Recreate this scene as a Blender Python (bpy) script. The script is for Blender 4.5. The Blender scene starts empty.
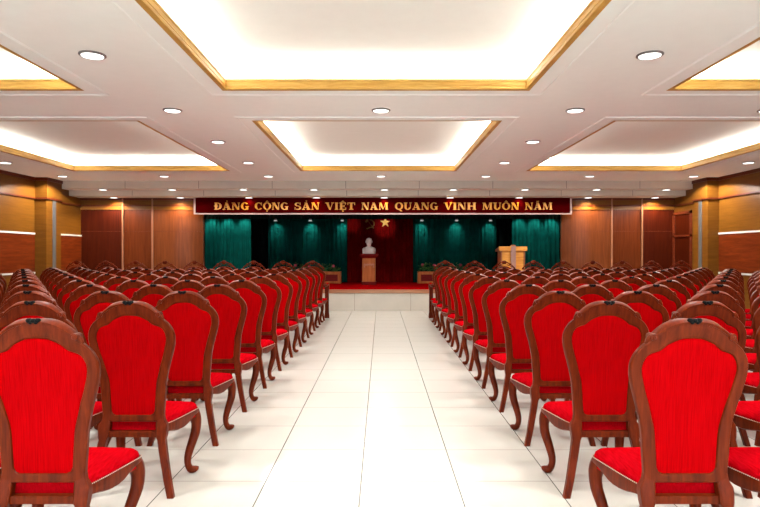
import bpy, bmesh, math, random
from mathutils import Vector, Matrix
random.seed(7)
scene = bpy.context.scene
C = scene.collection
PI = math.pi
CAM_H = 1.43

# ------------------------------------------------------------------ materials
def new_mat(name):
    m = bpy.data.materials.new(name); m.use_nodes = True
    nt = m.node_tree
    return m, nt, nt.nodes['Principled BSDF']

def plain(name, col, rough=0.5, metal=0.0, spec=0.5, var=0.0, scale=8.0, bump=0.0):
    m, nt, b = new_mat(name)
    b.inputs['Roughness'].default_value = rough
    b.inputs['Metallic'].default_value = metal
    b.inputs['Specular IOR Level'].default_value = spec
    tc = nt.nodes.new('ShaderNodeTexCoord')
    n = nt.nodes.new('ShaderNodeTexNoise'); n.inputs['Scale'].default_value = scale; n.inputs['Detail'].default_value = 4
    nt.links.new(tc.outputs['Object'], n.inputs['Vector'])
    r = nt.nodes.new('ShaderNodeValToRGB')
    r.color_ramp.elements[0].position = .3; r.color_ramp.elements[1].position = .7
    r.color_ramp.elements[0].color = tuple(c*(1-var) for c in col)+(1,)
    r.color_ramp.elements[1].color = tuple(min(1, c*(1+var)) for c in col)+(1,)
    nt.links.new(n.outputs['Fac'], r.inputs['Fac'])
    nt.links.new(r.outputs['Color'], b.inputs['Base Color'])
    if bump:
        bp = nt.nodes.new('ShaderNodeBump'); bp.inputs['Strength'].default_value = bump; bp.inputs['Distance'].default_value = .01
        nt.links.new(n.outputs['Fac'], bp.inputs['Height']); nt.links.new(bp.outputs['Normal'], b.inputs['Normal'])
    return m

def wood(name, dark, light, stretch, rough=0.35, coord='Object', scale=1.0, spec=0.5):
    m, nt, b = new_mat(name)
    b.inputs['Roughness'].default_value = rough
    b.inputs['Specular IOR Level'].default_value = spec
    tc = nt.nodes.new('ShaderNodeTexCoord')
    mp = nt.nodes.new('ShaderNodeMapping'); mp.inputs['Scale'].default_value = stretch
    nt.links.new(tc.outputs[coord], mp.inputs['Vector'])
    n = nt.nodes.new('ShaderNodeTexNoise'); n.inputs['Scale'].default_value = scale
    n.inputs['Detail'].default_value = 6; n.inputs['Roughness'].default_value = .6; n.inputs['Distortion'].default_value = .6
    nt.links.new(mp.outputs['Vector'], n.inputs['Vector'])
    r = nt.nodes.new('ShaderNodeValToRGB')
    r.color_ramp.elements[0].position = .33; r.color_ramp.elements[1].position = .68
    r.color_ramp.elements[0].color = dark+(1,); r.color_ramp.elements[1].color = light+(1,)
    nt.links.new(n.outputs['Fac'], r.inputs['Fac'])
    nt.links.new(r.outputs['Color'], b.inputs['Base Color'])
    return m

def fabric(name, dark, light, stretch, rough=.85, sheen=.0):
    m = wood(name, dark, light, stretch, rough, spec=0)
    nt = m.node_tree; b = nt.nodes['Principled BSDF']
    n = [x for x in nt.nodes if x.type == 'TEX_NOISE'][0]; n.inputs['Distortion'].default_value = 0
    bp = nt.nodes.new('ShaderNodeBump'); bp.inputs['Strength'].default_value = .25; bp.inputs['Distance'].default_value = .002
    nt.links.new(n.outputs['Fac'], bp.inputs['Height']); nt.links.new(bp.outputs['Normal'], b.inputs['Normal'])
    return m

def emit(name, col, strength):
    m = bpy.data.materials.new(name); m.use_nodes = True
    nt = m.node_tree; nt.nodes.clear()
    o = nt.nodes.new('ShaderNodeOutputMaterial'); e = nt.nodes.new('ShaderNodeEmission')
    e.inputs['Color'].default_value = col+(1,); e.inputs['Strength'].default_value = strength
    nt.links.new(e.outputs[0], o.inputs[0])
    return m

def line_mask(nt, sock, pitch, off, width):
    """1 on lines spaced pitch apart along the scalar socket."""
    a = nt.nodes.new('ShaderNodeMath'); a.operation = 'SUBTRACT'; nt.links.new(sock, a.inputs[0]); a.inputs[1].default_value = off-pitch/2
    f = nt.nodes.new('ShaderNodeMath'); f.operation = 'FLOORED_MODULO'; nt.links.new(a.outputs[0], f.inputs[0]); f.inputs[1].default_value = pitch
    s = nt.nodes.new('ShaderNodeMath'); s.operation = 'SUBTRACT'; nt.links.new(f.outputs[0], s.inputs[0]); s.inputs[1].default_value = pitch/2
    ab = nt.nodes.new('ShaderNodeMath'); ab.operation = 'ABSOLUTE'; nt.links.new(s.outputs[0], ab.inputs[0])
    lt = nt.nodes.new('ShaderNodeMath'); lt.operation = 'LESS_THAN'; nt.links.new(ab.outputs[0], lt.inputs[0]); lt.inputs[1].default_value = width/2
    return lt.outputs[0]

def seams(mat, axis, pitch, off, width, col):
    """add seam lines of colour col to a material along world/object axis."""
    nt = mat.node_tree; b = nt.nodes['Principled BSDF']
    tc = nt.nodes.new('ShaderNodeTexCoord'); sx = nt.nodes.new('ShaderNodeSeparateXYZ')
    nt.links.new(tc.outputs['Object'], sx.inputs[0])
    msk = line_mask(nt, sx.outputs[axis], pitch, off, width)
    mx = nt.nodes.new('ShaderNodeMixRGB')
    src = b.inputs['Base Color'].links[0].from_socket
    nt.links.new(src, mx.inputs['Color1']); mx.inputs['Color2'].default_value = col+(1,)
    nt.links.new(msk, mx.inputs['Fac']); nt.links.new(mx.outputs['Color'], b.inputs['Base Color'])
    return mat

M = {}
M['ceiling'] = plain('ceiling_paint', (.88,.92,.89), .8, spec=.2, var=.01)
M['cove'] = plain('cove_paint', (.85,.87,.83), .85, spec=.1, var=.01)
M['fascia'] = seams(plain('fascia_panel', (.60,.53,.44), .45, var=.02), 0, 1.73, -.83, .012, (.2,.15,.12))
M['soffit'] = plain('soffit_paint', (.70,.60,.51), .6, var=.02)
M['gold_trim'] = wood('gilded_wood', (.40,.20,.035), (.58,.33,.08), (3,3,40), .45, spec=.2)
M['floor'] = plain('floor_tile', (.52,.50,.462), .22, spec=.3, var=.012, scale=2.5)
seams(M['floor'], 0, .6, -.125, .0062, (.07,.066,.06))
seams(M['floor'], 1, .597, 3.72, .006, (.22,.21,.19))
M['gold_veneer'] = wood('honey_veneer', (.118,.0405,.0036), (.160,.060,.0068), (2,2,26), .35, spec=.2)
M['dark_panel'] = wood('walnut_panel', (.082,.0105,.0013), (.155,.025,.0045), (2,2,22), .35, spec=.12)
M['cornice'] = wood('mahogany_cornice', (.07,.011,.004), (.13,.022,.007), (2,2,20), .35, spec=.2)
M['stage_wood'] = wood('stage_wall_veneer', (.096,.021,.0045), (.152,.039,.010), (26,26,1.5), .3, spec=.15)
M['stage_shaded'] = wood('stage_wall_shaded_veneer', (.069,.0118,.002), (.108,.022,.0047), (26,26,1.5), .3, spec=.12)  # stage veneer darkened in colour, for the panel no spot reaches
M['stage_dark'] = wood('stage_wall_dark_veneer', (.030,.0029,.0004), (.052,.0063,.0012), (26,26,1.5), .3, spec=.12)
M['trim_pink'] = wood('pale_wood_strip', (.22,.085,.04), (.30,.125,.062), (20,20,2), .3)
M['white_strip'] = plain('white_strip', (.62,.60,.57), .4, var=.01)
M['steel'] = plain('brushed_steel', (.13,.13,.13), .45, .4, var=.05)
M['chair_wood'] = wood('chair_mahogany', (.062,.0062,.0008), (.145,.0175,.003), (34,34,3.0), .38, spec=.1)
M['chair_red'] = fabric('red_upholstery', (.25,.0005,.001), (.385,.001,.0025), (260,60,5))
M['seat_red'] = fabric('red_seat_upholstery', (.28,.0007,.002), (.44,.002,.0075), (150,14,60))
M['black'] = plain('cutout_shade_black', (.002,.002,.002), .6, spec=.1, var=.2)  # black for the shade in the chair crest cut-out
M['nail'] = plain('nickel_nail', (.55,.40,.33), .35, .2, var=.02)
M['carpet'] = plain('red_carpet', (.36,.0015,.003), .95, spec=.0, var=.12, scale=60)
M['marble'] = seams(plain('pale_marble', (.50,.455,.395), .3, var=.05, scale=3), 0, 1.412, -.665, .012, (.3,.25,.2))
M['stage_edge'] = wood('stage_edge_wood', (.27,.11,.05), (.37,.16,.08), (2,30,30), .35)
M['green'] = plain('green_velvet', (.0012,.060,.048), .9, spec=.03, var=.15, scale=5)
M['redvel'] = plain('red_velvet', (.10,.001,.0012), .9, spec=.03, var=.15, scale=5)
M['blackvel'] = plain('black_velvet', (.004,.008,.007), .9, spec=.05, var=.2)
M['void'] = plain('black_stage_paint', (.006,.006,.006), .9, spec=.05, var=.2)
M['banner'] = plain('maroon_board', (.052,.0006,.001), .7, spec=.0, var=.05)
M['banner_frame'] = plain('pale_pink_metal', (.45,.30,.28), .35, .2, var=.03)
M['letter'] = plain('gold_letter', (.62,.255,.008), .4, .1, var=.05)
M['emblem'] = plain('gold_emblem', (.80,.52,.16), .35, .3, var=.05)
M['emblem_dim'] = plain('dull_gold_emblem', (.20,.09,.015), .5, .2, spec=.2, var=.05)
M['bust'] = plain('white_plaster', (.75,.64,.60), .5, var=.03, scale=20)
M['plinth'] = wood('plinth_wood', (.26,.065,.014), (.40,.11,.028), (16,16,1.5), .4, spec=.1)
M['plinth_red'] = wood('plinth_slab', (.10,.003,.003), (.15,.006,.005), (3,3,20), .5, spec=.1)
M['lectern'] = wood('lectern_wood', (.50,.20,.035), (.64,.28,.06), (2,2,20), .4, spec=.15)
M['lectern_strip'] = plain('mauve_strip', (.30,.16,.13), .35, var=.05)
M['lectern_dark'] = wood('lectern_side_wood', (.26,.075,.025), (.36,.11,.04), (2,2,20), .35)
M['leaf'] = plain('leaf_green', (.035,.13,.022), .5, var=.4, scale=30)
M['flower'] = plain('flower_pink', (.45,.06,.10), .6, var=.2)
M['soil'] = plain('soil', (.03,.02,.012), .95, var=.3)
M['ring'] = plain('light_ring', (.22,.21,.20), .35, .5, var=.02)
M['lamp'] = emit('lamp_glow', (1.0,.97,.93), 2.2)
M['spot_body'] = plain('spotlight_metal', (.5,.5,.5), .35, .6, var=.02)
M['spot_glow'] = emit('spotlight_glow', (.85,1.0,.97), 1.5)

# ------------------------------------------------------------------ mesh helpers
class MB:
    def __init__(s): s.v = []; s.f = []
    def add(s, vs, fs):
        o = len(s.v); s.v += [tuple(v) for v in vs]; s.f += [tuple(i+o for i in f) for f in fs]; return s
    def box(s, x0, x1, y0, y1, z0, z1):
        return s.add([(x0,y0,z0),(x1,y0,z0),(x1,y1,z0),(x0,y1,z0),(x0,y0,z1),(x1,y0,z1),(x1,y1,z1),(x0,y1,z1)],
              [(3,2,1,0),(4,5,6,7),(0,1,5,4),(1,2,6,5),(2,3,7,6),(3,0,4,7)])
    def quad(s, a, b, c, d): return s.add([a,b,c,d], [(0,1,2,3)])
    def prism(s, poly, y0, y1):
        """polygon in (x,z), extruded from y0 to y1"""
        n = len(poly)
        vs = [(x,y0,z) for x,z in poly]+[(x,y1,z) for x,z in poly]
        return s.add(vs, [tuple(range(n)), tuple(range(2*n-1,n-1,-1))]+[(i,i+n,(i+1)%n+n,(i+1)%n) for i in range(n)])
    def loft(s, rings, closed=True, cap=True):
        n = len(rings[0]); vs = [p for r in rings for p in r]; fs = []
        for k in range(len(rings)-1):
            for i in range(n if closed else n-1):
                j = (i+1) % n
                fs.append((k*n+i, k*n+j, (k+1)*n+j, (k+1)*n+i))
        if cap: fs += [tuple(range(n-1,-1,-1)), tuple(range((len(rings)-1)*n, len(rings)*n))]
        return s.add(vs, fs)
    def tube(s, pts, rad, n=8, sq=1.0, cap=True):
        """round tube along pts; rad a number or list"""
        P = [Vector(p) for p in pts]; rings = []
        up = None
        for i, p in enumerate(P):
            t = (P[min(i+1,len(P)-1)]-P[max(i-1,0)]).normalized()
            if up is None:
                up = Vector((0,0,1)) if abs(t.z) < .9 else Vector((0,1,0))
            u = (up - t*up.dot(t)).normalized(); w = t.cross(u); up = u
            r = rad[i] if isinstance(rad, (list,tuple)) else rad
            rings.append([p+u*math.cos(2*PI*(k+.5)/n)*r+w*math.sin(2*PI*(k+.5)/n)*r*sq for k in range(n)])
        return s.loft(rings, True, cap)
    def lathe(s, prof, n=16, c=(0,0,0), cap=True):
        return s.loft([[(c[0]+r*math.cos(2*PI*k/n), c[1]+r*math.sin(2*PI*k/n), c[2]+z) for k in range(n)] for r,z in prof], True, cap)
    def ball(s, c, rx, ry, rz, n=10, m=6):
        rings = []
        for k in range(1, m):
            a = PI*k/m
            rings.append([(c[0]+rx*math.sin(a)*math.cos(2*PI*i/n), c[1]+ry*math.sin(a)*math.sin(2*PI*i/n), c[2]-rz*math.cos(a)) for i in range(n)])
        return s.loft(rings, True, True)
    def mesh(s, name, mat, smooth=False, bevel=0, sharp=40):
        me = bpy.data.meshes.new(name); me.from_pydata(s.v, [], s.f)
        bm = bmesh.new(); bm.from_mesh(me)
        if bevel:
            bmesh.ops.recalc_face_normals(bm, faces=bm.faces)
            ed = [e for e in bm.edges if len(e.link_faces) == 2 and e.calc_face_angle(0) > .5]
            bmesh.ops.bevel(bm, geom=ed, offset=bevel, segments=2, affect='EDGES', profile=.6)
        bmesh.ops.recalc_face_normals(bm, faces=bm.faces)
        bm.to_mesh(me); bm.free()
        me.materials.append(mat)
        if smooth:
            for p in me.polygons: p.use_smooth = True
            try: me.set_sharp_from_angle(angle=math.radians(sharp))
            except Exception: pass
        return me
    def obj(s, name, mat, parent=None, **k):
        o = bpy.data.objects.new(name, s.mesh(name, mat, **k)); C.objects.link(o)
        if parent: o.parent = parent
        return o

def thing(name, label, cat, loc=(0,0,0), group=None):
    o = bpy.data.objects.new(name, None); C.objects.link(o); o.location = loc
    o.empty_display_size = .1
    o['label'] = label; o['category'] = cat
    if group: o['group'] = group
    return o
def tag(o, label, cat, group=None):
    o['label'] = label; o['category'] = cat
    if group: o['group'] = group
    return o
def struct(o):
    o['kind'] = 'structure'; return o
def sub(name, mesh, parent, label=None):
    o = bpy.data.objects.new(name, mesh); C.objects.link(o); o.parent = parent
    if label: o['label'] = label
    return o
def dup(root, loc, label, group=None):
    r = root.copy(); C.objects.link(r); r.location = loc; r['label'] = label
    if group: r['group'] = group
    for ch in list(root.children):
        c = ch.copy(); C.objects.link(c); c.parent = r
        for g in list(ch.children):
            d = g.copy(); C.objects.link(d); d.parent = c
    return r
def catmull(pts, n):
    out = []
    for i in range(len(pts)-1):
        p0, p1, p2, p3 = pts[max(i-1,0)], pts[i], pts[i+1], pts[min(i+2,len(pts)-1)]
        for k in range(n):
            t = k/n
            out.append(tuple(.5*((2*b)+(-a+c)*t+(2*a-5*b+4*c-d)*t*t+(-a+3*b-3*c+d)*t**3) for a,b,c,d in zip(p0,p1,p2,p3)))
    out.append(tuple(pts[-1])); return out
def interp(tab, x):
    for (a, fa), (b, fb) in zip(tab, tab[1:]):
        if x <= b: return fa+(fb-fa)*max(0, (x-a))/(b-a)
    return tab[-1][1]
ORD = ['first','second','third','fourth','fifth','sixth','seventh','eighth','ninth','tenth','eleventh','twelfth','thirteenth']

# ------------------------------------------------------------------ the hall
CEIL = CAM_H+1.72
XL, XR = -7.80, 7.61          # side walls
PL, PR = -7.53, 7.355         # pilaster faces
YB, YP0, YP1, YS = -5.0, 13.3, 13.9, 14.87
OL, OR_ = -4.55, 4.615         # stage opening

struct(MB().box(XL-.1, XR+.1, YB, YS+.2, -.15, 0).obj('floor', M['floor']))

# coffers
CX = [(-6.317,-3.155), (-1.615,1.51), (3.035,6.18)]
CY = [(-4.41,.13), (1.61,6.153), (7.63,12.17)]
CX = [(a-.016, b+.016) for a,b in CX]; CY = [(a-.016, b+.016) for a,b in CY]
def ceiling_mesh():
    xs = sorted([XL-.1, XR+.1]+[a for c in CX for a in c]); ys = sorted([YB, YP1]+[a for c in CY for a in c])
    mb = MB()
    for i in range(len(xs)-1):
        for j in range(len(ys)-1):
            xm, ym = (xs[i]+xs[i+1])/2, (ys[j]+ys[j+1])/2
            if any(a < xm < b for a,b in CX) and any(a < ym < b for a,b in CY): continue
            mb.box(xs[i], xs[i+1], ys[j], ys[j+1], CEIL, CEIL+.10)
    return mb
ceil = struct(ceiling_mesh().obj('ceiling', M['ceiling']))
COVE, LIP, UP = .26, .10, .28
def frame_rings(x0,x1,y0,y1,prof):
    """rings for a mitred rectangular moulding; prof = [(offset outward, z)]"""
    return [[(x0-o,y0-o,z),(x1+o,y0-o,z),(x1+o,y1+o,z),(x0-o,y1+o,z)] for o,z in prof]
n = 0
for i,(x0,x1) in enumerate(CX):
    for j,(y0,y1) in enumerate(CY):
        n += 1
        # gilded lip moulding (stepped profile)
        P = [(.03,CEIL-.008),(-.004,CEIL-.008),(-.018,CEIL-.004),(-.020,CEIL+.010),(-.012,CEIL+.020),(-.012,CEIL+.030),(-.016,CEIL+.034),(-.012,CEIL+.040),(-.010,CEIL+.078),(-.016,CEIL+.084),(-.016,CEIL+.104),(.03,CEIL+.106)]
        t = struct(MB().loft(frame_rings(x0,x1,y0,y1,P), True, False).obj('trim_%d' % n, M['gold_trim']))
        # flat border step below the ceiling round the opening
        Q = [(.02,CEIL-.006),(.178,CEIL-.006),(.188,CEIL-.013),(.202,CEIL-.013),(.215,CEIL-.0)]
        MB().loft(frame_rings(x0,x1,y0,y1,Q), True, False).obj('border', M['ceiling'], t)
        # raised tray above
        V = [(0,CEIL+.10),(COVE,CEIL+.10),(COVE,CEIL+UP)]
        mb = MB().loft(frame_rings(x0,x1,y0,y1,V), True, False)
        mb.box(x0-COVE-.02,x1+COVE+.02,y0-COVE-.02,y1+COVE+.02,CEIL+UP,CEIL+UP+.04)
        mb.obj('cove_tray', M['cove'], t)
        zc = CEIL+.125
        for (cx,cy,lx,ly) in ((x0-.13,(y0+y1)/2,.07,y1-y0+.3),(x1+.13,(y0+y1)/2,.07,y1-y0+.3),((x0+x1)/2,y0-.13,x1-x0+.3,.07),((x0+x1)/2,y1+.13,x1-x0+.3,.07)):
            L = bpy.data.lights.new('cove_strip','AREA'); L.shape='RECTANGLE'; L.size=lx; L.size_y=ly
            L.energy = 11*max(lx,ly); L.color=(1,.97,.90)
            lo = bpy.data.objects.new('cove_strip', L); C.objects.link(lo); lo.location=(cx,cy,zc)
            lo.rotation_euler=(PI,0,0)
# stepped bulkhead in front of the stage
Z1, Z2 = CEIL-.18, CEIL-.313
Y1, Y2 = YP1, 14.3
bk = struct(MB().box(XL-.1,XR+.1,Y1,Y1+.02,Z1,CEIL+.1).box(XL-.1,XR+.1,Y2,Y2+.02,Z2,Z1+.02).obj('ceiling_bulkhead', M['fascia']))
MB().box(XL-.1,XR+.1,Y1+.002,Y2,Z1,Z1+.02).box(XL-.1,XR+.1,Y2+.002,YS+.2,Z2,Z2+.02).obj('soffit', M['soffit'], bk)

# side walls -----------------------------------------------------------------
def side_wall(name, s, xw, xp):
    """s=-1 left, +1 right; xw wall plane, xp pilaster plane"""
    def bx(mb, xi, depth, y0, y1, z0, z1):
        a, b = sorted((xi, xi+s*depth)); return mb.box(a, b, y0, y1, z0, z1)
    w = struct(bx(MB(), xw, .1, YB, YS+.2, 0, CEIL).obj(name, M['gold_veneer']))
    zl, zu = CAM_H-.432, CAM_H+.455
    mb = MB(); y = YP0-.002
    k = 0
    while y > YB:
        bx(mb, xw-s*.012, .012, max(YB,y-3.0)+.006, y, zl+.03, zu-.02); y -= 3.0
    bx(mb, xp+s*.02-s*.012, .012, YP1+.01, YS, zl+.03, zu-.02) if s < 0 else None
    mb.obj('dark_panel', M['dark_panel'], w)
    mb = MB()
    for (z0,z1) in ((zu-.014,zu+.024),(zl-.008,zl+.028)):
        bx(mb, xw-s*.022, .022, YB, YP0, z0, z1)
        if s < 0 and z0 > 1.5: bx(mb, xp+s*.02-s*.022, .022, YP1+.001, YS, z0, z1)
    mb.obj('white_stripe', M['white_strip'], w)
    zf = CAM_H+1.235
    mb = MB()
    bx(mb, xw-s*.03, .03, YB, YP0, zf+.035, CEIL-.075)      # frieze board
    bx(mb, xp-s*.03, .03+abs(xw-xp), YP0-.03, YP1-.01, zf+.035, CEIL-.075)
    mb.obj('frieze', M['gold_veneer'], w)
    mb = MB()
    bx(mb, xw-s*.05, .05, YB, YP0, CEIL-.075, CEIL)         # crown
    bx(mb, xp-s*.05, .05+abs(xw-xp), YP0-.05, YP1-.005, CEIL-.075, CEIL)
    bx(mb, xw-s*.038, .038, YB, YP0, zf, zf+.035)          # string moulding
    bx(mb, xp-s*.038, .038+abs(xw-xp), YP0-.038, YP1-.008, zf, zf+.035)
    bx(mb, xp+s*.02-s*.03, .03, YP1, YS, CAM_H+1.19, CAM_H+1.225)
    mb.obj('cornice', M['cornice'], w)
    p = bx(MB(), xp, abs(xw-xp)+.01, YP0, YP1, 0, CEIL-.01).obj('pilaster', M['gold_veneer'], w)
    bx(MB(), xp-s*.012, .013, YP0+.245, YP0+.375, .1, zf).obj('metal_strip', M['steel'], p)
    bx(MB(), xp+s*.02, abs(xw-xp)-.02, YP1, YS+.1, 0, CEIL-.01).obj('far_panel', M['gold_veneer'], w)
    mb = MB(); bx(mb, xw-s*.02, .02, YB, YP0, 0, .12); bx(mb, xp-s*.02, .02, YP0-.02, YP1, 0, .12)
    struct(mb.obj('baseboard_left' if s < 0 else 'baseboard_right', M['cornice']))
    return w
side_wall('wall_left', -1, XL, PL)
side_wall('wall_right', 1, XR, PR)
# panelled door in the right return beside the stage
xd = PR+.02
d = struct(MB().box(xd-.015, xd, YP1+.12, YS-.02, 0, CAM_H+1.0).obj('door_1', M['stage_dark']))
mb = MB()
for (y0,y1,z0,z1) in ((YP1+.10,YP1+.17,0,CAM_H+1.04),(YS-.07,YS-.0,0,CAM_H+1.04),(YP1+.10,YS,CAM_H+.97,CAM_H+1.04),(YP1+.10,YS,CAM_H+.42,CAM_H+.47)):
    mb.box(xd-.04, xd, y0, y1, z0, z1)
mb.obj('door_frame', M['cornice'], d)

# stage wall ------------------------------------------------------------------
def stage_wall(name, s):
    xo = OL if s < 0 else OR_
    xa = (PL-.02) if s < 0 else (PR+.02)
    edges = (-6.49,-5.745) if s < 0 else (5.80,6.56)
    inner = edges[1] if s < 0 else edges[0]
    outer = edges[0] if s < 0 else edges[1]
    zt = Z2
    a, b = sorted((xa, outer))
    w = struct(MB().box(a, b, YS, YS+.12, 0, zt).obj(name, M['stage_dark']))
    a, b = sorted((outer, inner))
    MB().box(a, b, YS, YS+.12, 0, zt).obj('middle_panel', M['stage_shaded'], w)
    # panel that curves back into the stage opening
    def cur(t): return inner+(xo-inner)*t, YS+.26*max(0, (t-.35)/.65)**2.4
    TT = [k/24 for k in range(25)]
    def strip(z0, z1, p, thick):
        """board from the corner to the opening, following the curved panel"""
        run = [(xa, YS)]+[cur(t) for t in TT]
        return [[(x,y-p,z0),(x,y-p,z1),(x,y+thick,z1),(x,y+thick,z0)] for x,y in run]
    MB().loft([[(x,y,0),(x,y,zt),(x,y+.1,zt),(x,y+.1,0)] for x,y in map(cur, TT)]).obj('curved_panel', M['stage_wood'], w, smooth=True, sharp=50)
    mb = MB()
    for e in edges: mb.box(e-.018, e+.018, YS-.035, YS+.02, 0, zt-.01)
    mb.obj('vertical_strip', M['trim_pink'], w)
    MB().loft(strip(CAM_H+1.115, CAM_H+1.20, .02, .001)).loft(strip(CAM_H+1.235, CAM_H+1.35, .02, .001)).obj('gold_band', M['gold_veneer'], w)
    MB().loft(strip(CAM_H+.567, CAM_H+.576, .004, .001)).obj('groove', M['cornice'], w)
    MB().loft(strip(CAM_H+1.20, CAM_H+1.235, .03, .001)).loft(strip(CAM_H+1.35, zt, .03, .001)).obj('dark_moulding', M['cornice'], w)
    return w
stage_wall('wall_stage_left', -1)
stage_wall('wall_stage_right', 1)

# stage -----------------------------------------------------------------------
SH = .533
YK = 18.55
st = struct(MB().box(OL+.02, OR_-.02, 14.85, YK+.6, 0, SH-.09).obj('stage', M['marble']))
MB().box(OL+.01, OR_-.01, 14.83, 14.93, SH-.092, SH).obj('stage_edge', M['stage_edge'], st, bevel=.008)
MB().box(OL-1.6, OR_+1.6, 14.93, YK+.6, SH-.05, SH+.002).obj('stage_carpet', M['carpet'], st)
shell = MB()
ZT = CAM_H+1.25
shell.box(OL-1.6, OR_+1.6, YK+.6, YK+.7, 0, ZT+.1)
shell.box(OL-1.7, OL-1.6, YS+.6, YK+.7, 0, ZT+.1); shell.box(OR_+1.6, OR_+1.7, YS+.6, YK+.7, 0, ZT+.1)
shell.box(OL-1.7, OL-.35, YS+.55, YS+.62, 0, ZT+.1); shell.box(OR_+.35, OR_+1.7, YS+.55, YS+.62, 0, ZT+.1)
shell.box(OL-1.7, OR_+1.7, YS+.32, YK+.7, ZT, ZT+.1)
shell.box(OL-1.7, OR_+1.7, YS+.28, YS+.34, CAM_H+1.1, Z2+.06)
shell.box(OL-1.7, OR_+1.7, YS+.1, YS+.34, Z2+.02, Z2+.06)
struct(shell.obj('wall_stage_back', M['void']))

def curtain(name, mat, x0, x1, y, z0, z1, label, fold=.13, amp=.035, seed=0, cat='curtain', group=None):
    rnd = random.Random(seed)
    nx = max(8, int((x1-x0)/fold*8)); rows = 5
    ph = [rnd.random()*6 for _ in range(4)]
    def off(x, v):
        u = (x-x0)/fold
        a = amp*(.65+.35*math.sin(u*.37+ph[0]))
        return a*math.sin(2*PI*u+.8*math.sin(u*.61+ph[1])+.25*v)+amp*.35*math.sin(2*PI*u*2.3+ph[2])
    fr, bk = [], []
    for r in range(rows+1):
        v = r/rows; z = z0+(z1-z0)*v
        fr.append([(x0+(x1-x0)*i/nx, y+off(x0+(x1-x0)*i/nx, v), z) for i in range(nx+1)])
    mb = MB()
    rings = []
    for r in range(rows+1):
        f = fr[r]; rings.append(f+[(a, b+.012, c) for a,b,c in reversed(f)])
    mb.loft(rings, True, False)
    o = mb.obj(name, mat, smooth=True, sharp=60)
    return tag(o, label, cat, group)
zc1 = ZT-.02
curtain('stage_curtain', M['green'], -5.15, -3.565, 16.2, SH+.01, zc1, 'green pleated curtain hanging at the left end of the stage opening', seed=1)
curtain('stage_curtain', M['green'], 3.59, 5.2, 16.2, SH+.01, zc1, 'green pleated curtain hanging at the right end of the stage opening', seed=2)
curtain('stage_curtain', M['green'], -3.54, -1.04, YK, SH+.01, zc1, 'dark green back curtain left of the red backdrop curtain', seed=3)
curtain('stage_curtain', M['green'], .99, 3.62, YK, SH+.01, zc1, 'dark green back curtain right of the red backdrop curtain', seed=4)
curtain('stage_curtain', M['redvel'], -1.05, 1.00, YK-.14, SH+.01, zc1, 'dark red backdrop curtain behind the bust in the middle', seed=5)
curtain('stage_curtain', M['blackvel'], -5.9, -3.52, YK+.2, SH+.01, zc1, 'black curtain in the gap beside the left green curtain', seed=6)
curtain('stage_curtain', M['blackvel'], 3.6, 5.95, YK+.2, SH+.01, zc1, 'black curtain in the gap behind the lectern', seed=7)
curtain('valance', M['blackvel'], -4.58, 4.66, 15.2, CAM_H+.90, zc1, 'black pleated valance under the maroon banner', fold=.09, amp=.015, seed=8, cat='valance')

# banner ----------------------------------------------------------------------
BZ0, BZ1, BY = CAM_H+.985, CAM_H+1.40, 14.72
bn = thing('banner', 'long maroon banner board with golden slogan letters above the stage', 'banner', (0, BY, BZ0))
MB().box(-4.62, 4.71, 0, .06, .03, BZ1-BZ0).obj('board', M['banner'], bn)
mb = MB()
mb.box(-4.66,4.75,-.02,.07,0,.032); mb.box(-4.66,-4.62,-.02,.07,.032,BZ1-BZ0); mb.box(4.71,4.75,-.02,.07,.032,BZ1-BZ0)
mb.obj('frame', M['banner_frame'], bn)
# slab letters, cap height 1, y up
S, T = .27, .10
def Rr(a,b,c,d): return [(a,b),(c,b),(c,d),(a,d)]
def arc(cx,cy,ro,so,ri,si,a0,a1,n=14):
    A = [math.radians(a0+(a1-a0)*k/n) for k in range(n+1)]
    o = [(cx+ro*math.cos(a), cy+so*math.sin(a)) for a in A]; i = [(cx+ri*math.cos(a), cy+si*math.sin(a)) for a in A]
    return [[o[k],o[k+1],i[k+1],i[k]] for k in range(n)]
def stem(x, w=S, sl=.07): return [Rr(x,0,x+w,1), Rr(x-sl,0,x+w+sl,T), Rr(x-sl,1-T,x+w+sl,1)]
def thin(x, w=.09, sl=.09, lo=True): return [Rr(x,0,x+w,1), Rr(x-sl,1-T,x+w+sl,1)]+([Rr(x-sl,0,x+w+sl,T)] if lo else [])
def bowlO(cx, w): return arc(cx,.5,w,.52,w-S*.95,.42,0,360,28)
def hook(x,y): return arc(x,y,.11,.1,.04,.04,-90,150,8)+[Rr(x-.05,y-.16,x+.03,y-.06)]
def circ(x,y): return [[(x-.2,y),(x-.1,y),(x,y+.12),(x+.1,y),(x+.2,y),(x+.05,y+.2),(x-.05,y+.2)]]
def dot(x,y): return [[(x+.1*math.cos(k*PI/4), y+.1*math.sin(k*PI/4)) for k in range(8)]]
def breve(x,y): return arc(x,y+.18,.2,.2,.1,.1,200,340,8)
G = {}
def gA(): return [[(.30,1),(.62,1),(.98,0),(.68,0)], [(.40,1),(.47,.93),(.17,0),(.07,0)], Rr(.2,.26,.75,.36), Rr(-.02,0,.32,T), Rr(.58,0,1.06,T)], 1.04
def gD(): return stem(.09)+arc(.36,.5,.60,.5,.32,.40,-90,90)+[Rr(.3,0,.42,T),Rr(.3,1-T,.42,1),Rr(-.04,.45,.48,.56)], .98
def gN(): return thin(.1)+thin(.86, lo=False)+[[(.05,1),(.38,1),(.95,0),(.70,0)]], 1.06
def gG(): return arc(.52,.5,.52,.52,.25,.42,40,330,22)+[Rr(.68,0,.95,.45),Rr(.58,.40,1.04,.49)], 1.05
def gC(): return arc(.52,.5,.52,.52,.25,.42,38,322,22)+[Rr(.84,.6,.93,1)], .98
def gO(): return bowlO(.54,.54), 1.08
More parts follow.
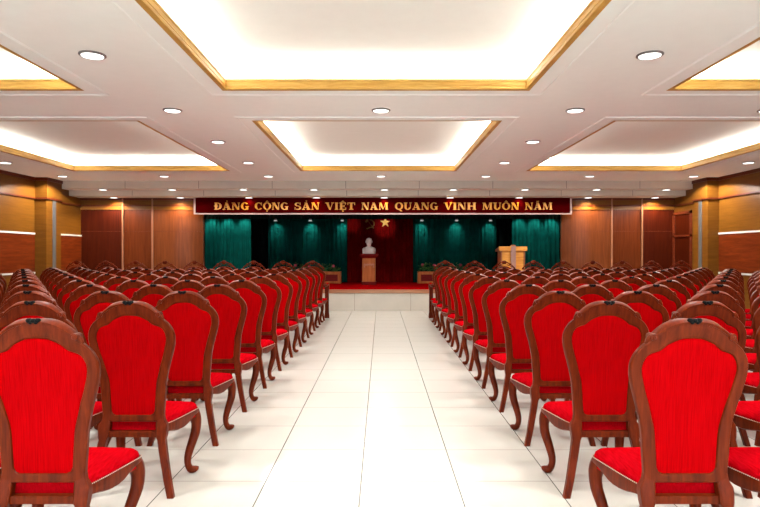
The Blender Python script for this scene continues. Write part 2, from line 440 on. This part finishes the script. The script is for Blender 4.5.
def gS(): return arc(.42,.74,.38,.27,.16,.17,40,270,14)+arc(.46,.27,.40,.29,.17,.18,-140,90,14)+[[(.15,.62),(.42,.52),(.80,.30),(.46,.46)],Rr(.70,.66,.78,1),Rr(.04,0,.12,.34)], .88
def gV(): return [[(.04,1),(.36,1),(.62,0),(.46,0)],[(.84,1),(.93,1),(.62,0),(.52,0)],Rr(-.04,1-T,.46,1),Rr(.7,1-T,1.04,1)], 1.0
def gI(): return stem(.09), .45
def gE(): return stem(.09)+[Rr(.09,0,.82,T),Rr(.09,1-T,.80,1),Rr(.3,.45,.6,.55),Rr(.74,0,.82,.3),Rr(.72,.72,.80,1),Rr(.54,.33,.62,.67)], .86
def gT(): return [Rr(.33,0,.60,1),Rr(.2,0,.73,T),Rr(0,1-T,.93,1),Rr(0,.66,.09,1),Rr(.84,.66,.93,1)], .93
def gM(): return thin(.1)+stem(.95)+[[(.05,1),(.36,1),(.66,.1),(.55,0)],[(.62,.1),(.95,1),(1.02,1),(.62,0)]], 1.34
def gQ(): return bowlO(.54,.54)+[[(.45,.12),(.62,.16),(1.0,-.22),(.72,-.22)]], 1.08
def gU(): return [Rr(.07,.3,.07+S,1),Rr(-.02,1-T,.44,1),Rr(.80,.3,.89,1),Rr(.70,1-T,1.0,1)]+arc(.48,.32,.41,.34,.15,.22,180,360,14), 1.0
def gH(): return stem(.09)+stem(.78)+[Rr(.3,.45,.8,.56)], 1.13
base = {'A':gA,'D':gD,'N':gN,'G':gG,'C':gC,'O':gO,'S':gS,'V':gV,'I':gI,'E':gE,'T':gT,'M':gM,'Q':gQ,'U':gU,'H':gH}
def glyph(ch):
    b, marks = {'1':('A','h'),'2':('O','^.'),'3':('E','^.'),'4':('O','^'),'5':('A','b')}.get(ch, (ch,''))
    polys, w = base[b](); polys = list(polys); c = w/2
    if 'h' in marks: polys += hook(c, 1.2)
    if '^' in marks: polys += circ(c, 1.07)
    if '.' in marks: polys += dot(c, -.18)
    if 'b' in marks: polys += breve(c, 1.1)
    return polys, w
words = [('D1NG',214.5,249),('C2NG',255,288.5),('S1N',294.5,319.5),('VI3T',325.5,355),('NAM',361.5,388.5),('QUANG',395,438),('VINH',444,476),('MU4N',482.5,519),('N5M',525,552.5)]
capH = .178; z_base = CAM_H+44.3*BY/591-BZ0
for wd, a, b in words:
    xa, xb = (a-381)*BY/591, (b-381)*BY/591
    gl = [glyph(c) for c in wd]
    tot = sum(w for _,w in gl)+.13*(len(gl)-1)
    k = (xb-xa)/tot; x = xa
    for polys, w in gl:
        mb = MB()
        for q, p in enumerate(polys):
            mb.prism([(px*k, py*capH) for px,py in p], -.022-.0004*(q % 5), .001)
        o = mb.obj('letter', M['letter'], bn); o.location = (x, 0, z_base)
        x += (w+.13)*k

# bust on plinth ---------------------------------------------------------------
pxX, pxY = (369-381)*17.35/591, 17.35
pl = thing('plinth', 'brown wooden pedestal with dark red top slab carrying the white bust', 'pedestal', (pxX, pxY, SH+.002))
MB().box(-.19,.19,-.17,.17,.09,.77).obj('body', M['plinth'], pl, bevel=.006)
MB().box(-.215,.215,-.195,.195,0,.09).obj('base', M['plinth_red'], pl, bevel=.01)
mb = MB().loft([[(-a,-b,z),(a,-b,z),(a,b,z),(-a,b,z)] for a,b,z in ((.20,.18,.77),(.22,.20,.80),(.26,.235,.84),(.275,.25,.86),(.275,.25,.905))])
mb.obj('top_slab', M['plinth_red'], pl)
mb = MB().box(-.15,.15,-.182,-.168,.575,.61)
for s in (-1,1): mb.box(s*.135-.018,s*.135+.018,-.182,-.168,.50,.575)
for x in (-.08,-.03,.03,.08): mb.ball((x,-.172,.56),.02,.012,.02,8,5)
mb.obj('carved_relief', M['lectern_dark'], pl)
bz = SH+.002+.905
def bust_mesh():
    prof = [(0,.185,.10,0),(.03,.192,.108,0),(.09,.198,.115,0),(.135,.195,.11,.0),(.165,.175,.098,.005),(.185,.13,.082,.008),(.20,.085,.068,.01),(.215,.062,.060,.008),(.235,.056,.058,.002),(.25,.058,.064,-.006),
            (.262,.062,.076,-.014),(.28,.071,.086,-.012),(.305,.079,.092,-.006),(.335,.084,.096,0),(.365,.087,.098,.004),(.395,.087,.098,.008),(.42,.079,.09,.012),(.44,.064,.075,.014),(.455,.042,.05,.016),(.463,.015,.02,.018)]
    n = 36; rings = []
    for z,rx,ry,cy in prof:
        ring = []
        for k in range(n):
            a = 2*PI*k/n-PI/2
            x, y = rx*math.cos(a), ry*math.sin(a)+cy
            if math.sin(a) < 0:
                f = max(0,-math.sin(a))
                nose = math.exp(-(x/.014)**2)*max(0,1-abs(z-.335)/.035)*.022*f
                eyes = -(math.exp(-((abs(x)-.034)/.016)**2)*max(0,1-abs(z-.365)/.02)*.014)*f
                mouth = math.exp(-(x/.03)**2)*(max(0,1-abs(z-.305)/.018)*.006)
                brow = math.exp(-((abs(x)-.03)/.03)**2)*max(0,1-abs(z-.388)/.015)*.005
                y -= (nose+eyes+mouth+brow) if z > .25 else 0
                if z < .2: y -= .01*math.exp(-(x/.012)**2)*f
            ring.append((x,y,z))
        rings.append(ring)
    mb = MB().loft(rings)
    for s in (-1,1): mb.ball((s*.088,.01,.35),.012,.022,.034,8,6)
    return mb
o = bust_mesh().obj('bust', M['bust'], smooth=True, sharp=70); o.location = (pxX, pxY-.01, bz)
tag(o, 'white plaster bust of a man in the middle of the stage', 'bust')

# emblems on the red curtain --------------------------------------------------
def star():
    R, r, D = .165, .066, .035
    p = [((R if k % 2 == 0 else r)*math.sin(k*PI/5), (R if k % 2 == 0 else r)*math.cos(k*PI/5)) for k in range(10)]
    vs = [(x,0,z) for x,z in p]+[(0,-D,0),(0,.01,0)]
    return MB().add(vs, [(k,(k+1)%10,10) for k in range(10)]+[((k+1)%10,k,11) for k in range(10)])
ye = YK-.14-.07
o = star().obj('star_emblem', M['emblem']); o.location = ((385.3-381)*ye/591, ye, CAM_H+31.6*ye/591)
tag(o, 'golden five pointed star on the red curtain', 'emblem')
mb = MB()
for q in arc(0,.01,.145,.14,.105,.10,-110,95,20): mb.prism(q, -.025, .01)
mb.prism([(-.10,.135),(-.07,.11),(.13,-.12),(.10,-.15)], -.02, .01)
mb.prism([(-.16,.07),(-.10,.15),(-.04,.12),(-.11,.03)], -.03, .01)
mb.prism([(-.09,-.17),(-.12,-.13),(-.02,-.11),(-.04,-.14)], -.02, .01)
o = mb.obj('crossed_tools_emblem', M['emblem_dim']); o.location = ((370-381)*ye/591, ye, CAM_H+30*ye/591)
tag(o, 'dim golden hammer and sickle emblem on the red curtain', 'emblem')

# lectern ---------------------------------------------------------------------
lc = thing('lectern', 'light wooden lectern with mauve centre strip at the right of the stage', 'lectern', ((513-381)*15.3/591, 15.3, SH+.002))
MB().box(-.29,.29,.0,.03,.06,.98).obj('front_panel', M['lectern'], lc)
for s in (-1,1): MB().box(s*.29-.02,s*.29+.02,.0,.45,.06,.98).obj('side_panel', M['lectern_dark'], lc)
MB().box(-.34,.34,-.03,.48,0,.06).obj('base', M['lectern_dark'], lc, bevel=.008)
MB().prism([(-.36,.975),(.36,.975),(.36,1.09),(-.36,1.09)], -.05, .04).obj('top_rail', M['lectern'], lc, bevel=.006)
MB().add([(-.36,.04,1.0),(.36,.04,1.0),(.36,.52,.96),(-.36,.52,.96),(-.36,.04,1.085),(.36,.04,1.085),(.36,.52,1.01),(-.36,.52,1.01)],
         [(3,2,1,0),(4,5,6,7),(0,1,5,4),(1,2,6,5),(2,3,7,6),(3,0,4,7)]).obj('desktop', M['lectern_dark'], lc)
MB().box(-.062,.062,-.062,.0,.06,1.10).obj('centre_strip', M['lectern_strip'], lc, bevel=.008)
MB().lathe([(.02,1.10),(.07,1.10),(.07,1.115),(.04,1.13),(.02,1.135)],14,(0,-.0,0)).obj('cap', M['lectern_dark'], lc, smooth=True)

# planters --------------------------------------------------------------------
def planter(x0, x1, y, label, flowers, seed):
    rnd = random.Random(seed)
    w = x1-x0
    p = thing('flower_planter', label, 'planter', ((x0+x1)/2, y, SH+.002), 'wooden planters at the back of the stage')
    H, D = .36, .34
    mb = MB().box(-w/2,w/2,0,.025,0,H).box(-w/2,w/2,D-.025,D,0,H).box(-w/2,-w/2+.025,.025,D-.025,0,H).box(w/2-.025,w/2,.025,D-.025,0,H)
    mb.obj('box', M['plinth'], p)
    MB().box(-w/2+.025,w/2-.025,.025,D-.025,.02,H-.03).obj('soil', M['soil'], p)
    nb = 3
    for k in range(nb):
        cx = -w/2+w*(k+.5)/nb
        MB().box(cx-w*.1-.02,cx+w*.1+.02,-.008,.004,.07,H-.09).obj('inset_panel', M['plinth_red'], p)
    mb = MB()
    for k in range(int(w*200)):
        bx, by = rnd.uniform(-w/2+.04,w/2-.04), rnd.uniform(.05,D-.05)
        h = rnd.uniform(.0,.13)*(1.3+.7*math.sin(bx*7+seed)); L = rnd.uniform(.06,.12); a = rnd.uniform(0,2*PI); up = rnd.uniform(.1,.9)
        d = Vector((math.cos(a),math.sin(a)*.6,up)).normalized(); s = d.cross(Vector((0,0,1))).normalized()*L*.28
        b = Vector((bx,by,H-.03+max(0,h))); t = b+d*L; mid = b+d*L*.5+Vector((0,0,.012))
        mb.add([b,mid+s,t,mid-s],[(0,1,2,3)])
    for k in range(int(w*14)):
        bx, by = rnd.uniform(-w/2+.05,w/2-.05), rnd.uniform(.06,D-.06)
        mb.tube([(bx,by,H-.04),(bx+rnd.uniform(-.02,.02),by,H+.05),(bx+rnd.uniform(-.05,.05),by,H+.14)],.004,5)
    f = mb.obj('foliage', M['leaf'], p); f['kind'] = 'stuff'
    for fx, fz in flowers:
        mb = MB()
        for k in range(6):
            a = 2*PI*k/6; mb.ball((.028*math.cos(a),-.01,.024*math.sin(a)),.024,.014,.022,7,5)
        mb.ball((0,-.018,0),.016,.014,.016,7,5)
        o = mb.obj('flower', M['flower'], p, smooth=True); o.location = (fx-(x0+x1)/2, .1, fz)
        MB().tube([(0,.0,-.0),(.01,.02,-fz+H-.03)],.004,5).obj('stalk', M['leaf'], o)
yp = 18.0
planter(-3.0, -1.22, yp, 'wooden planter with leafy plants left of the pedestal, by the green curtain', [(-2.62,.55),(-1.46,.53),(-2.2,.5)], 11)
planter(1.12, 2.9, yp, 'wooden planter with flowering plants between the pedestal and the lectern', [(1.27,.56),(1.63,.55),(2.43,.56)], 12)

# ------------------------------------------------------------------ lights
def downlight_meshes():
    a = MB().lathe([(.088,0),(.112,0),(.112,-.008),(.098,-.016),(.088,-.010)],28,cap=False)
    a.add([],[])
    ring = a.mesh('ring', M['ring'], smooth=True)
    disc = MB().lathe([(.0895,-.002),(.0895,-.0150)],28).mesh('diffuser', M['lamp'])
    return ring, disc
RING, DISC = downlight_meshes()
def downlight(x, y, z, label, energy, angle=130, blend=.6, col=(1,.97,.91), group=None):
    if y > 2:
        t = thing('ceiling_light', label, 'ceiling light', (x,y,z), group)
        sub('ring', RING, t); sub('diffuser', DISC, t)
    L = bpy.data.lights.new('downlight_beam','SPOT'); L.energy = energy; L.spot_size = math.radians(angle); L.spot_blend = blend
    L.color = col; L.shadow_soft_size = .09
    lo = bpy.data.objects.new('downlight_beam', L); C.objects.link(lo); lo.location = (x,y,z-.03)
E = 196
for name, xs in (('left', -2.49), ('right', 2.32)):
    for k, y in enumerate((-2.9, -.9, 1.1, 3.1, 5.1, 7.06, 9.03, 11.1)):
        order = ['','','','overhead','nearest','second nearest','third nearest','farthest'][k]
        lab = 'recessed round downlight, %s of those in the ceiling strip %s of the central coffer' % (order, name)
        downlight(xs, y, CEIL, lab, E, group='recessed ceiling downlights')
for name, xs in (('left', -7.05), ('right', 6.90)):
    for k, y in enumerate((-2.9, 1.1, 5.1, 9.03, 11.1)):
        downlight(xs, y, CEIL, 'recessed downlight over the %s side wall%s' % (name, ', nearest the pilaster' if y > 11 else ', second from the pilaster' if y > 9 else ', third from the pilaster'), 90, group='recessed ceiling downlights')
for y, near in ((.87,'overhead'),(6.9,'near')):
    for nm, x in (('centre', 0.0), ('left', -4.78), ('right', 4.62)):
        downlight(x, y if near != 'near' else 7.06, CEIL, 'round downlight in the %s beam between front and rear coffers' % nm, E, group='recessed ceiling downlights')
names7 = ['leftmost','second from the left','third from the left','middle','third from the right','second from the right','rightmost']
for k, x in enumerate((-7.02,-4.78,-2.48,0,2.31,4.6,6.89)):
    downlight(x, 13.03, CEIL, 'round downlight in the row beside the stepped bulkhead, %s' % names7[k], 280 if k in (0,6) else 110, 154, .05, group='row of downlights before the bulkhead')
names9 = ['leftmost','second from left','third from left','fourth from left','middle','fourth from right','third from right','second from right','rightmost']
for k, x in enumerate((-6.63,-4.98,-3.28,-1.60,.08,1.72,3.43,5.14,6.8)):
    downlight(x, 14.09, Z1, 'small downlight under the upper bulkhead step, %s' % names9[k], 10, group='downlights under the upper bulkhead step')
    downlight(x, 14.66, Z2, 'small downlight under the lower bulkhead step, %s' % names9[k], 110 if k in (0,1,7,8) else 10, 148, .5, (1,.82,.48), group='downlights under the lower bulkhead step')

# stage spotlights
def stage_spot(x, y, z, label, energy, col, tgt, size=60):
    t = None if y < 17 else thing('stage_spotlight', label, 'spotlight', (x,y,z), 'spotlights above the stage curtains')
    if t:
        MB().box(-.10,.10,-.04,.04,.03,.06).obj('bracket', M['spot_body'], t)
        MB().lathe([(.03,.03),(.045,.0),(.055,-.03),(.05,-.032)],14).obj('housing', M['spot_body'], t, smooth=True)
        MB().lathe([(.048,-.0325),(.048,-.036)],14).obj('lens', M['spot_glow'], t)
        MB().tube([(0,0,.05),(0,0,ZT-z)],.008,6).obj('rod', M['spot_body'], t)
    L = bpy.data.lights.new('stage_beam','SPOT'); L.energy = energy; L.spot_size = math.radians(size); L.spot_blend = .8; L.color = col; L.shadow_soft_size=.04
    lo = bpy.data.objects.new('stage_beam', L); C.objects.link(lo); lo.location=(x,y,z-.05)
    lo.rotation_euler = (Vector(tgt)-Vector((x,y,z-.05))).to_track_quat('-Z','Y').to_euler()
zs = CAM_H+1.06
sw = ['first','second','third','fourth','fifth','sixth']
for k, px in enumerate((275,310,342,422,457,491)):
    x = (px-381)*18.2/591
    stage_spot(x, 18.28, zs, 'small spotlight at the top of the back green curtains, %s from left' % sw[k], 17, (.8,1,.97), (x, 18.52, zs-.28), 78)
for k, px in enumerate((210,226,243,521,537,553)):
    x = (px-381)*15.95/591
    stage_spot(x, 15.95, CAM_H+1.03, 'spotlight over the outer green curtains, hidden behind the valance, %s from left' % sw[k], 13, (.8,1,.97), (x, 16.19, CAM_H+.72), 90)
x = (385-381)*18/591
stage_spot(x, 15.7, CAM_H+1.1, 'spotlight behind the valance aimed at the golden star', 260, (1,.9,.75), (x, ye, CAM_H+.85), 17)
x = (352-381)*18/591
stage_spot(x, 15.7, CAM_H+1.1, 'spotlight behind the valance aimed at the left edge of the red curtain', 150, (1,.9,.75), (x, ye, CAM_H+.9), 12)
x = pxX
stage_spot(x, 15.9, zs+.05, 'small spotlight near the valance aimed at the white bust', 9, (1,.92,.84), (x, 17.3, bz+.2), 30)
L = bpy.data.lights.new('stage_wash','SPOT'); L.energy=25; L.spot_size=math.radians(120); L.spot_blend=.8; L.color=(1,.92,.84); L.shadow_soft_size=.15
lo = bpy.data.objects.new('stage_wash', L); C.objects.link(lo); lo.location=(.2,15.35,ZT-.05); lo.rotation_euler=(.35,0,0)

# ------------------------------------------------------------------ chairs
H = 1.140
YPROF = [(0,0.0),(.10,.012),(.2,.030),(.3,.050),(.40,.066),(.46,.070),(.7,.066),(.9,.046),(1.0,.030),(1.145,.0),(1.3,-.035)]
def fy(z): return interp(YPROF, z)
PAIRS = [((0,0),(0,.074)),((.05,.003),(.03,.0755)),((.10,.018),(.056,.081)),((.14,.043),(.098,.101)),((.165,.066),(.128,.126)),((.18,.081),(.153,.135)),
 ((.222,.117),(.18,.147)),((.247,.157),(.197,.172)),((.256,.198),(.204,.203)),((.252,.248),(.20,.238)),((.239,.30),(.184,.30)),((.224,.35),(.168,.35)),
 ((.208,.41),(.153,.405)),((.197,.469),(.138,.467)),((.189,.568),(.131,.56)),((.184,.63),(.127,.62))]
def dl(d): return d*(1+.06*d)
def frame_half(sz=1.0, top=H):
    fl = catmull([a+b for a,b in PAIRS], 3)
    fl += [(.182,.67,.119,.636),(.182,.683,.10,.644),(.09,.683,.05,.644)]
    return [((o0, top-dl(o1)*sz),(i0, top-dl(i1)*sz)) for o0,o1,i0,i1 in fl]
def back_frame(sz=1.0, top=H, d=.017):
    half = frame_half(sz, top)
    full = half+[((0,top-dl(.683)*sz),(0,top-dl(.644)*sz))]+[((-o[0],o[1]),(-i[0],i[1])) for o,i in reversed(half[1:])]
    prof = [(0,.55),(.10,1),(.5,1.12),(.90,1),(1,.5),(1,-.5),(.9,-1),(.10,-1),(0,-.55)]
    rings = []
    for o, i in full:
        ring = []
        for s, q in prof:
            x = o[0]+(i[0]-o[0])*s; z = o[1]+(i[1]-o[1])*s
            ring.append((x, fy(z)-q*d, z))
        rings.append(ring)
    mb = MB(); rings.append(rings[0]); mb.loft(rings, True, False)
    return mb
def back_pad(sz=1.0, top=H):
    half = frame_half(sz, top); inn = [i for _,i in half]+[(0,top-dl(.644)*sz)]
    loop = inn+[(-x,z) for x,z in reversed(inn[1:-1])]
    cx, cz = 0, top-.33*sz
    rings = []
    for sc, q in ((1.015,.010),(.985,.013),(.93,.016),(.6,.020),(.25,.022)):
        rings.append([(x*sc, fy(cz+(z-cz)*sc)-q, cz+(z-cz)*sc) for x,z in loop])
    back = []
    for sc, q in ((.25,.03),(.6,.028),(.93,.020),(1.015,.012)):
        back.append([(x*sc, fy(cz+(z-cz)*sc)+q, cz+(z-cz)*sc) for x,z in loop])
    return MB().loft(list(reversed(rings))+list(reversed(back)), True, True)
def crest_rail():
    half = frame_half(); pts = [o for o,_ in half if o[0] <= .166 and o[1] > H-.07]
    path = [(-x,z) for x,z in reversed(pts[1:])]+pts
    mb = MB()
    rings = []
    for k,(x,z) in enumerate(path):
        e = max(0, 1-abs(x)/.17); b = .010+.006*math.sin(PI*min(1, abs(x)/.17))
        y = fy(z)
        rings.append([(x,y-.019,z-.010),(x,y-.023,z+.001),(x,y-.016,z+.008),(x,y+.010,z+b+.002),(x,y+.024,z+b),(x,y+.026,z-.012)])
    mb.loft(rings)
    for s in (-1,1):      # rolled ears
        z0 = H-.066; x0 = s*.168
        mb.tube([(x0,fy(z0)-.026,z0),(x0,fy(z0)+.028,z0)],[.0155,.0155],10)
        mb.tube([(x0,fy(z0)-.029,z0),(x0,fy(z0)-.024,z0)],[.007,.011],8)
        mb.tube([(x0,fy(z0),z0),(x0+s*.016,fy(z0),z0-.012),(x0+s*.030,fy(z0),z0-.030)],[.016,.014,.005],8)
    return mb
def crest_cutout_shade():  # solid black piece modelled for the shade inside a crest cut-out
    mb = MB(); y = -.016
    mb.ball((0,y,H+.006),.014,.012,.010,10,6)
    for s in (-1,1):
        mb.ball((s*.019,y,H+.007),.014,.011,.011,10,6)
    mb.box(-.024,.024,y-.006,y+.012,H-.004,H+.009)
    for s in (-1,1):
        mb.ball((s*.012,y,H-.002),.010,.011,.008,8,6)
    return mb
def seat_outline(grow=0.0, n=8):
    """left rear -> front -> right rear"""
    hw_r, hw_f, y_r, y_f = .192+grow, .268+grow, .090, .488+grow
    pts = []
    for k in range(9):
        t = k/8; pts.append((-(hw_r+(hw_f-hw_r)*(t**.85)), y_r+(y_f-.055-y_r)*t))
    for k in range(1,7):
        a = PI-(PI/2)*k/6; pts.append((-hw_f+.055+.055*math.cos(a), y_f-.055+.055*math.sin(a)))
    for k in range(1,5):
        x = (-hw_f+.055)*(1-k/4); pts.append((x, y_f+.012*(1-(x/(hw_f-.055))**2)))
    return pts+[(-x,y) for x,y in reversed(pts[:-1])]
SEATZ = .405
def seat_pad():
    o = seat_outline(-.004); n = len(o); loop = o
    cx, cy = 0, .28
    rings = []
    for sc, z in ((.985,SEATZ-.045),(.99,SEATZ-.015),(1.0,SEATZ),(1.0,SEATZ+.014),(.985,SEATZ+.028),(.93,SEATZ+.042),(.75,SEATZ+.054),(.45,SEATZ+.060),(.15,SEATZ+.062)):
        rings.append([(cx+(x-cx)*sc, cy+(y-cy)*sc, z) for x,y in loop])
    return MB().loft(rings)
def seat_rail():
    out = seat_outline(.004); inn = seat_outline(-.022); N = len(out)-1
    rings = []
    for k in range(N+1):
        t = k/N; u = t if t < .5 else 1-t          # 0 rear .. .5 front centre
        # side: shallow at rear leg, deep belly, rises to knee ; front : shallow scallop
        if u < .29:
            w = u/.29; low = interp([(0,.050),(.10,.056),(.22,.070),(.34,.077),(.46,.070),(.58,.050),(.70,.032),(.82,.026),(1,.035)], w)
        else:
            w = (u-.29)/.21; low = interp([(0,.035),(.25,.030),(.5,.040),(.8,.065),(1,.075)], w)
        zt = SEATZ+.004
        (xo,yo),(xi,yi) = out[k], inn[k]
        xb, yb = xo*1.012, yo+(yo-.28)*.012
        rings.append([(xo,yo,zt),(xb,yb,zt-low*.55),(xo,yo,zt-low+.006),((xo+xi)/2,(yo+yi)/2,zt-low),(xi,yi,zt-low+.004),(xi,yi,zt-.004)])
    mb = MB().loft(rings)
    mb.box(-.175,.175,.050,.084,.338,.372)
    return mb
def nail_trim():
    o = seat_outline(.0035); mb = MB()
    # resample at 11 mm
    d = 0; step = .0115; nxt = 0
    for (a,b),(c,e) in zip(o, o[1:]):
        L = math.hypot(c-a,e-b)
        while nxt <= d+L:
            t = (nxt-d)/L; x, y = a+(c-a)*t, b+(e-b)*t
            r = .0036; z = SEATZ+.006
            mb.add([(x-r,y,z),(x+r,y,z),(x,y-r,z),(x,y+r,z),(x,y,z-r),(x,y,z+r)],
                   [(0,2,5),(2,1,5),(1,3,5),(3,0,5),(2,0,4),(1,2,4),(3,1,4),(0,3,4)])
            nxt += step
        d += L
    return mb
def rear_leg(s):
    P = [(.160,.475,.044,.030),(.162,.44,.050,.036),(.170,.412,.066,.046),(.172,.388,.066,.052),(.171,.345,.060,.052),(.174,.325,.048,.044),(.186,.26,.046,.042),(.204,.18,.044,.040),(.223,.095,.042,.038),(.246,0,.040,.037)]
    rings = []
    for x,z,w,dp in P:
        y = fy(z); c = .25
        w2, d2 = w/2, dp/2
        sec = [(-w2,-d2*(1-c)),(-w2*(1-c),-d2),(w2*(1-c),-d2),(w2,-d2*(1-c)),(w2,d2*(1-c)),(w2*(1-c),d2),(-w2*(1-c),d2),(-w2,d2*(1-c))]
        rings.append([(s*x+a, y+b, z) for a,b in sec])
    return MB().loft(rings)
def front_leg(s, hz=1.0):
    P = [(.226,.432,.405,.038),(.234,.446,.380,.042),(.246,.458,.345,.039),(.251,.460,.305,.034),(.248,.450,.25,.0325),(.237,.428,.20,.0300),(.226,.404,.15,.0275),(.219,.386,.105,.0250),(.221,.378,.07,.0225),(.229,.380,.043,.0225),(.241,.388,.0250,.0240),(.256,.398,.024,.0235),(.267,.407,.031,.020),(.270,.411,.040,.012)]
    P = catmull(P, 2)
    mb = MB().tube([(s*x,y,z*hz) for x,y,z,_ in P], [p[3] for p in P], 8)
    return mb
CH = dict(back_frame=back_frame().mesh('back_frame', M['chair_wood'], smooth=True, sharp=35),
          back_pad=back_pad().mesh('back_pad', M['chair_red'], smooth=True, sharp=50),
          crest_rail=crest_rail().mesh('crest_rail', M['chair_wood'], smooth=True, sharp=35),
          crest_cutout_shade=crest_cutout_shade().mesh('crest_cutout_shade', M['black'], smooth=True, sharp=60),
          seat_pad=seat_pad().mesh('seat_pad', M['seat_red'], smooth=True, sharp=60),
          seat_rail=seat_rail().mesh('seat_rail', M['chair_wood'], smooth=True, sharp=40),
          nail_trim=nail_trim().mesh('nail_trim', M['nail']))
RL = [rear_leg(s).mesh('leg', M['chair_wood'], smooth=True, sharp=30) for s in (-1,1)]
FL = [front_leg(s).mesh('leg', M['chair_wood'], smooth=True, sharp=50) for s in (-1,1)]
def make_chair():
    t = thing('dining_chair', 'x', 'chair')
    for k in ('back_frame','crest_rail','seat_pad','seat_rail'): sub(k, CH[k], t)
    sub('back_pad', CH['back_pad'], t)
    sub('crest_cutout_shade', CH['crest_cutout_shade'], t, 'small black scalloped patch for shade in the crest cut-out')
    sub('nail_trim', CH['nail_trim'], t, 'row of pale nail heads')
    for m in RL+FL: sub('leg', m, t)
    return t
proto = make_chair(); used = False
ROW0, RPITCH, CPITCH = 2.53, .94, .575
for side, x0, sg in (('left', -1.479, -1), ('right', 1.335, 1)):
    for r in range(11):
        for c in range(10):
            y = ROW0+RPITCH*r; x = x0+sg*CPITCH*c
            if abs(x)-.28 > .66*(y+.6)+.35: continue          # wholly outside the frame
            lab = 'red-backed wooden chair, %s block, %s row from camera, %s' % (side, 'nearest' if r == 0 else ORD[r], 'seat on the aisle' if c == 0 else ORD[c]+' seat from aisle')
            grp = 'red dining chairs in the %s block' % side
            if not used:
                proto.location = (x,y,0); proto['label'] = lab; proto['group'] = grp; used = True
            else: dup(proto, (x,y,0), lab, grp)

# front row of carved armchairs -------------------------------------------------
ATOP = 1.165; ASZ = (1.165-.432)/dl(.683)
def arm_crest():
    mb = MB(); zc = 1.245; yc = fy(1.22)
    mb.ball((0,yc-.012,zc),.050,.024,.040,12,8)               # shell rosette
    for k in range(7):
        a = PI*(.05+.9*k/6); mb.ball((.040*math.cos(a),yc-.014,zc+.004+.034*math.sin(a)),.014,.018,.014,8,5)
    for s in (-1,1):
        def tb(pts, r): mb.tube([(s*x,fy(z)-.004,z) for x,z in catmull(pts,4)], r, 7)
        tb([(.045,1.258),(.085,1.236),(.115,1.206),(.155,1.188),(.190,1.150),(.205,1.118)], .011)
        tb([(.05,1.205),(.085,1.188),(.125,1.196),(.140,1.215),(.128,1.226),(.116,1.216)], .008)
        tb([(.125,1.165),(.165,1.165),(.200,1.148),(.214,1.125),(.206,1.110),(.194,1.118)], .009)
        mb.ball((s*.215,fy(1.12),1.115),.016,.016,.016,8,6)
    return mb
def arm_part(s):
    P = [(.232,.062,.735),(.262,.12,.742),(.284,.22,.750),(.284,.36,.752),(.274,.47,.752),(.266,.525,.748)]
    mb = MB().tube([(s*x,y,z) for x,y,z in catmull(P,3)], .027, 8)
    mb.tube([(s*.256-.054,.535,.745),(s*.256+.054,.535,.745)],.030,10)
    return mb
def arm_pad(s):
    P = [(.280,.20,.772),(.285,.30,.779),(.285,.38,.779),(.281,.44,.772)]
    return MB().tube([(s*x,y,z) for x,y,z in P],[.014,.021,.021,.014],8)
def arm_post(s):
    w = .054
    prof = [(.735,.478,.560),(.70,.495,.560),(.60,.488,.556),(.50,.476,.558),(.40,.470,.562),(.34,.478,.566),(.24,.500,.568),(.14,.508,.568),(.06,.500,.572),(.02,.486,.580),(0,.488,.580)]
    rings = []
    for z,a,b in prof:
        ww = w*(1.0 if z < .08 or z > .65 else .8)
        rings.append([(s*.256-ww,a,z),(s*.256+ww,a,z),(s*.256+ww,b,z),(s*.256-ww,b,z)])
    return MB().loft(rings)
AM = dict(back_frame=back_frame(ASZ, ATOP).mesh('back_frame', M['chair_wood'], smooth=True, sharp=35),
          back_pad=back_pad(ASZ, ATOP).mesh('back_pad', M['chair_red'], smooth=True, sharp=50),
          carved_crest=arm_crest().mesh('carved_crest', M['chair_wood'], smooth=True, sharp=50))
ac = thing('armchair', 'x', 'armchair')
for k,m in AM.items():
    for v in m.vertices: v.co.x *= 1.08
    sub(k, m, ac)
sub('seat_pad', CH['seat_pad'], ac); sub('seat_rail', CH['seat_rail'], ac)
for i, s in enumerate((-1,1)):
    a = sub('arm', arm_part(s).mesh('arm', M['chair_wood'], smooth=True, sharp=50), ac)
    sub('arm_pad', arm_pad(s).mesh('arm_pad', M['seat_red'], smooth=True), a)
    sub('leg', arm_post(s).mesh('leg', M['chair_wood'], bevel=.006), ac)
    sub('leg', RL[i], ac)
used = False
for side, x0, sg in (('left', -1.464, -1), ('right', 1.374, 1)):
    for c in range(9):
        loc = (x0+sg*.632*c, 12.68, 0)
        lab = 'carved red armchair in the front row by the stage, %s side, %s' % (side, 'on the aisle' if c == 0 else ORD[c]+' from aisle')
        grp = 'carved armchairs in the front row'
        if not used: ac.location = loc; ac['label'] = lab; ac['group'] = grp; used = True
        else: dup(ac, loc, lab, grp)

# ------------------------------------------------------------------ world, camera
w = bpy.data.worlds.new('World'); scene.world = w; w.use_nodes = True
bg = w.node_tree.nodes['Background']; bg.inputs['Color'].default_value = (.68,.90,1,1); bg.inputs['Strength'].default_value = 3.2  # cool fill light added through the open rear of the hall
cam = bpy.data.cameras.new('Camera'); cam.sensor_width = 36; cam.lens = 591/760*36
cam.shift_x = -1/760; cam.shift_y = .5/760; cam.clip_end = 200
co = bpy.data.objects.new('Camera', cam); C.objects.link(co); co.location = (0,0,CAM_H); co.rotation_euler = (PI/2,0,0)
scene.camera = co
vs = scene.view_settings
vs.view_transform = 'Standard'; vs.look = 'None'; vs.exposure = 0.52; vs.gamma = 1; vs.use_curve_mapping = False
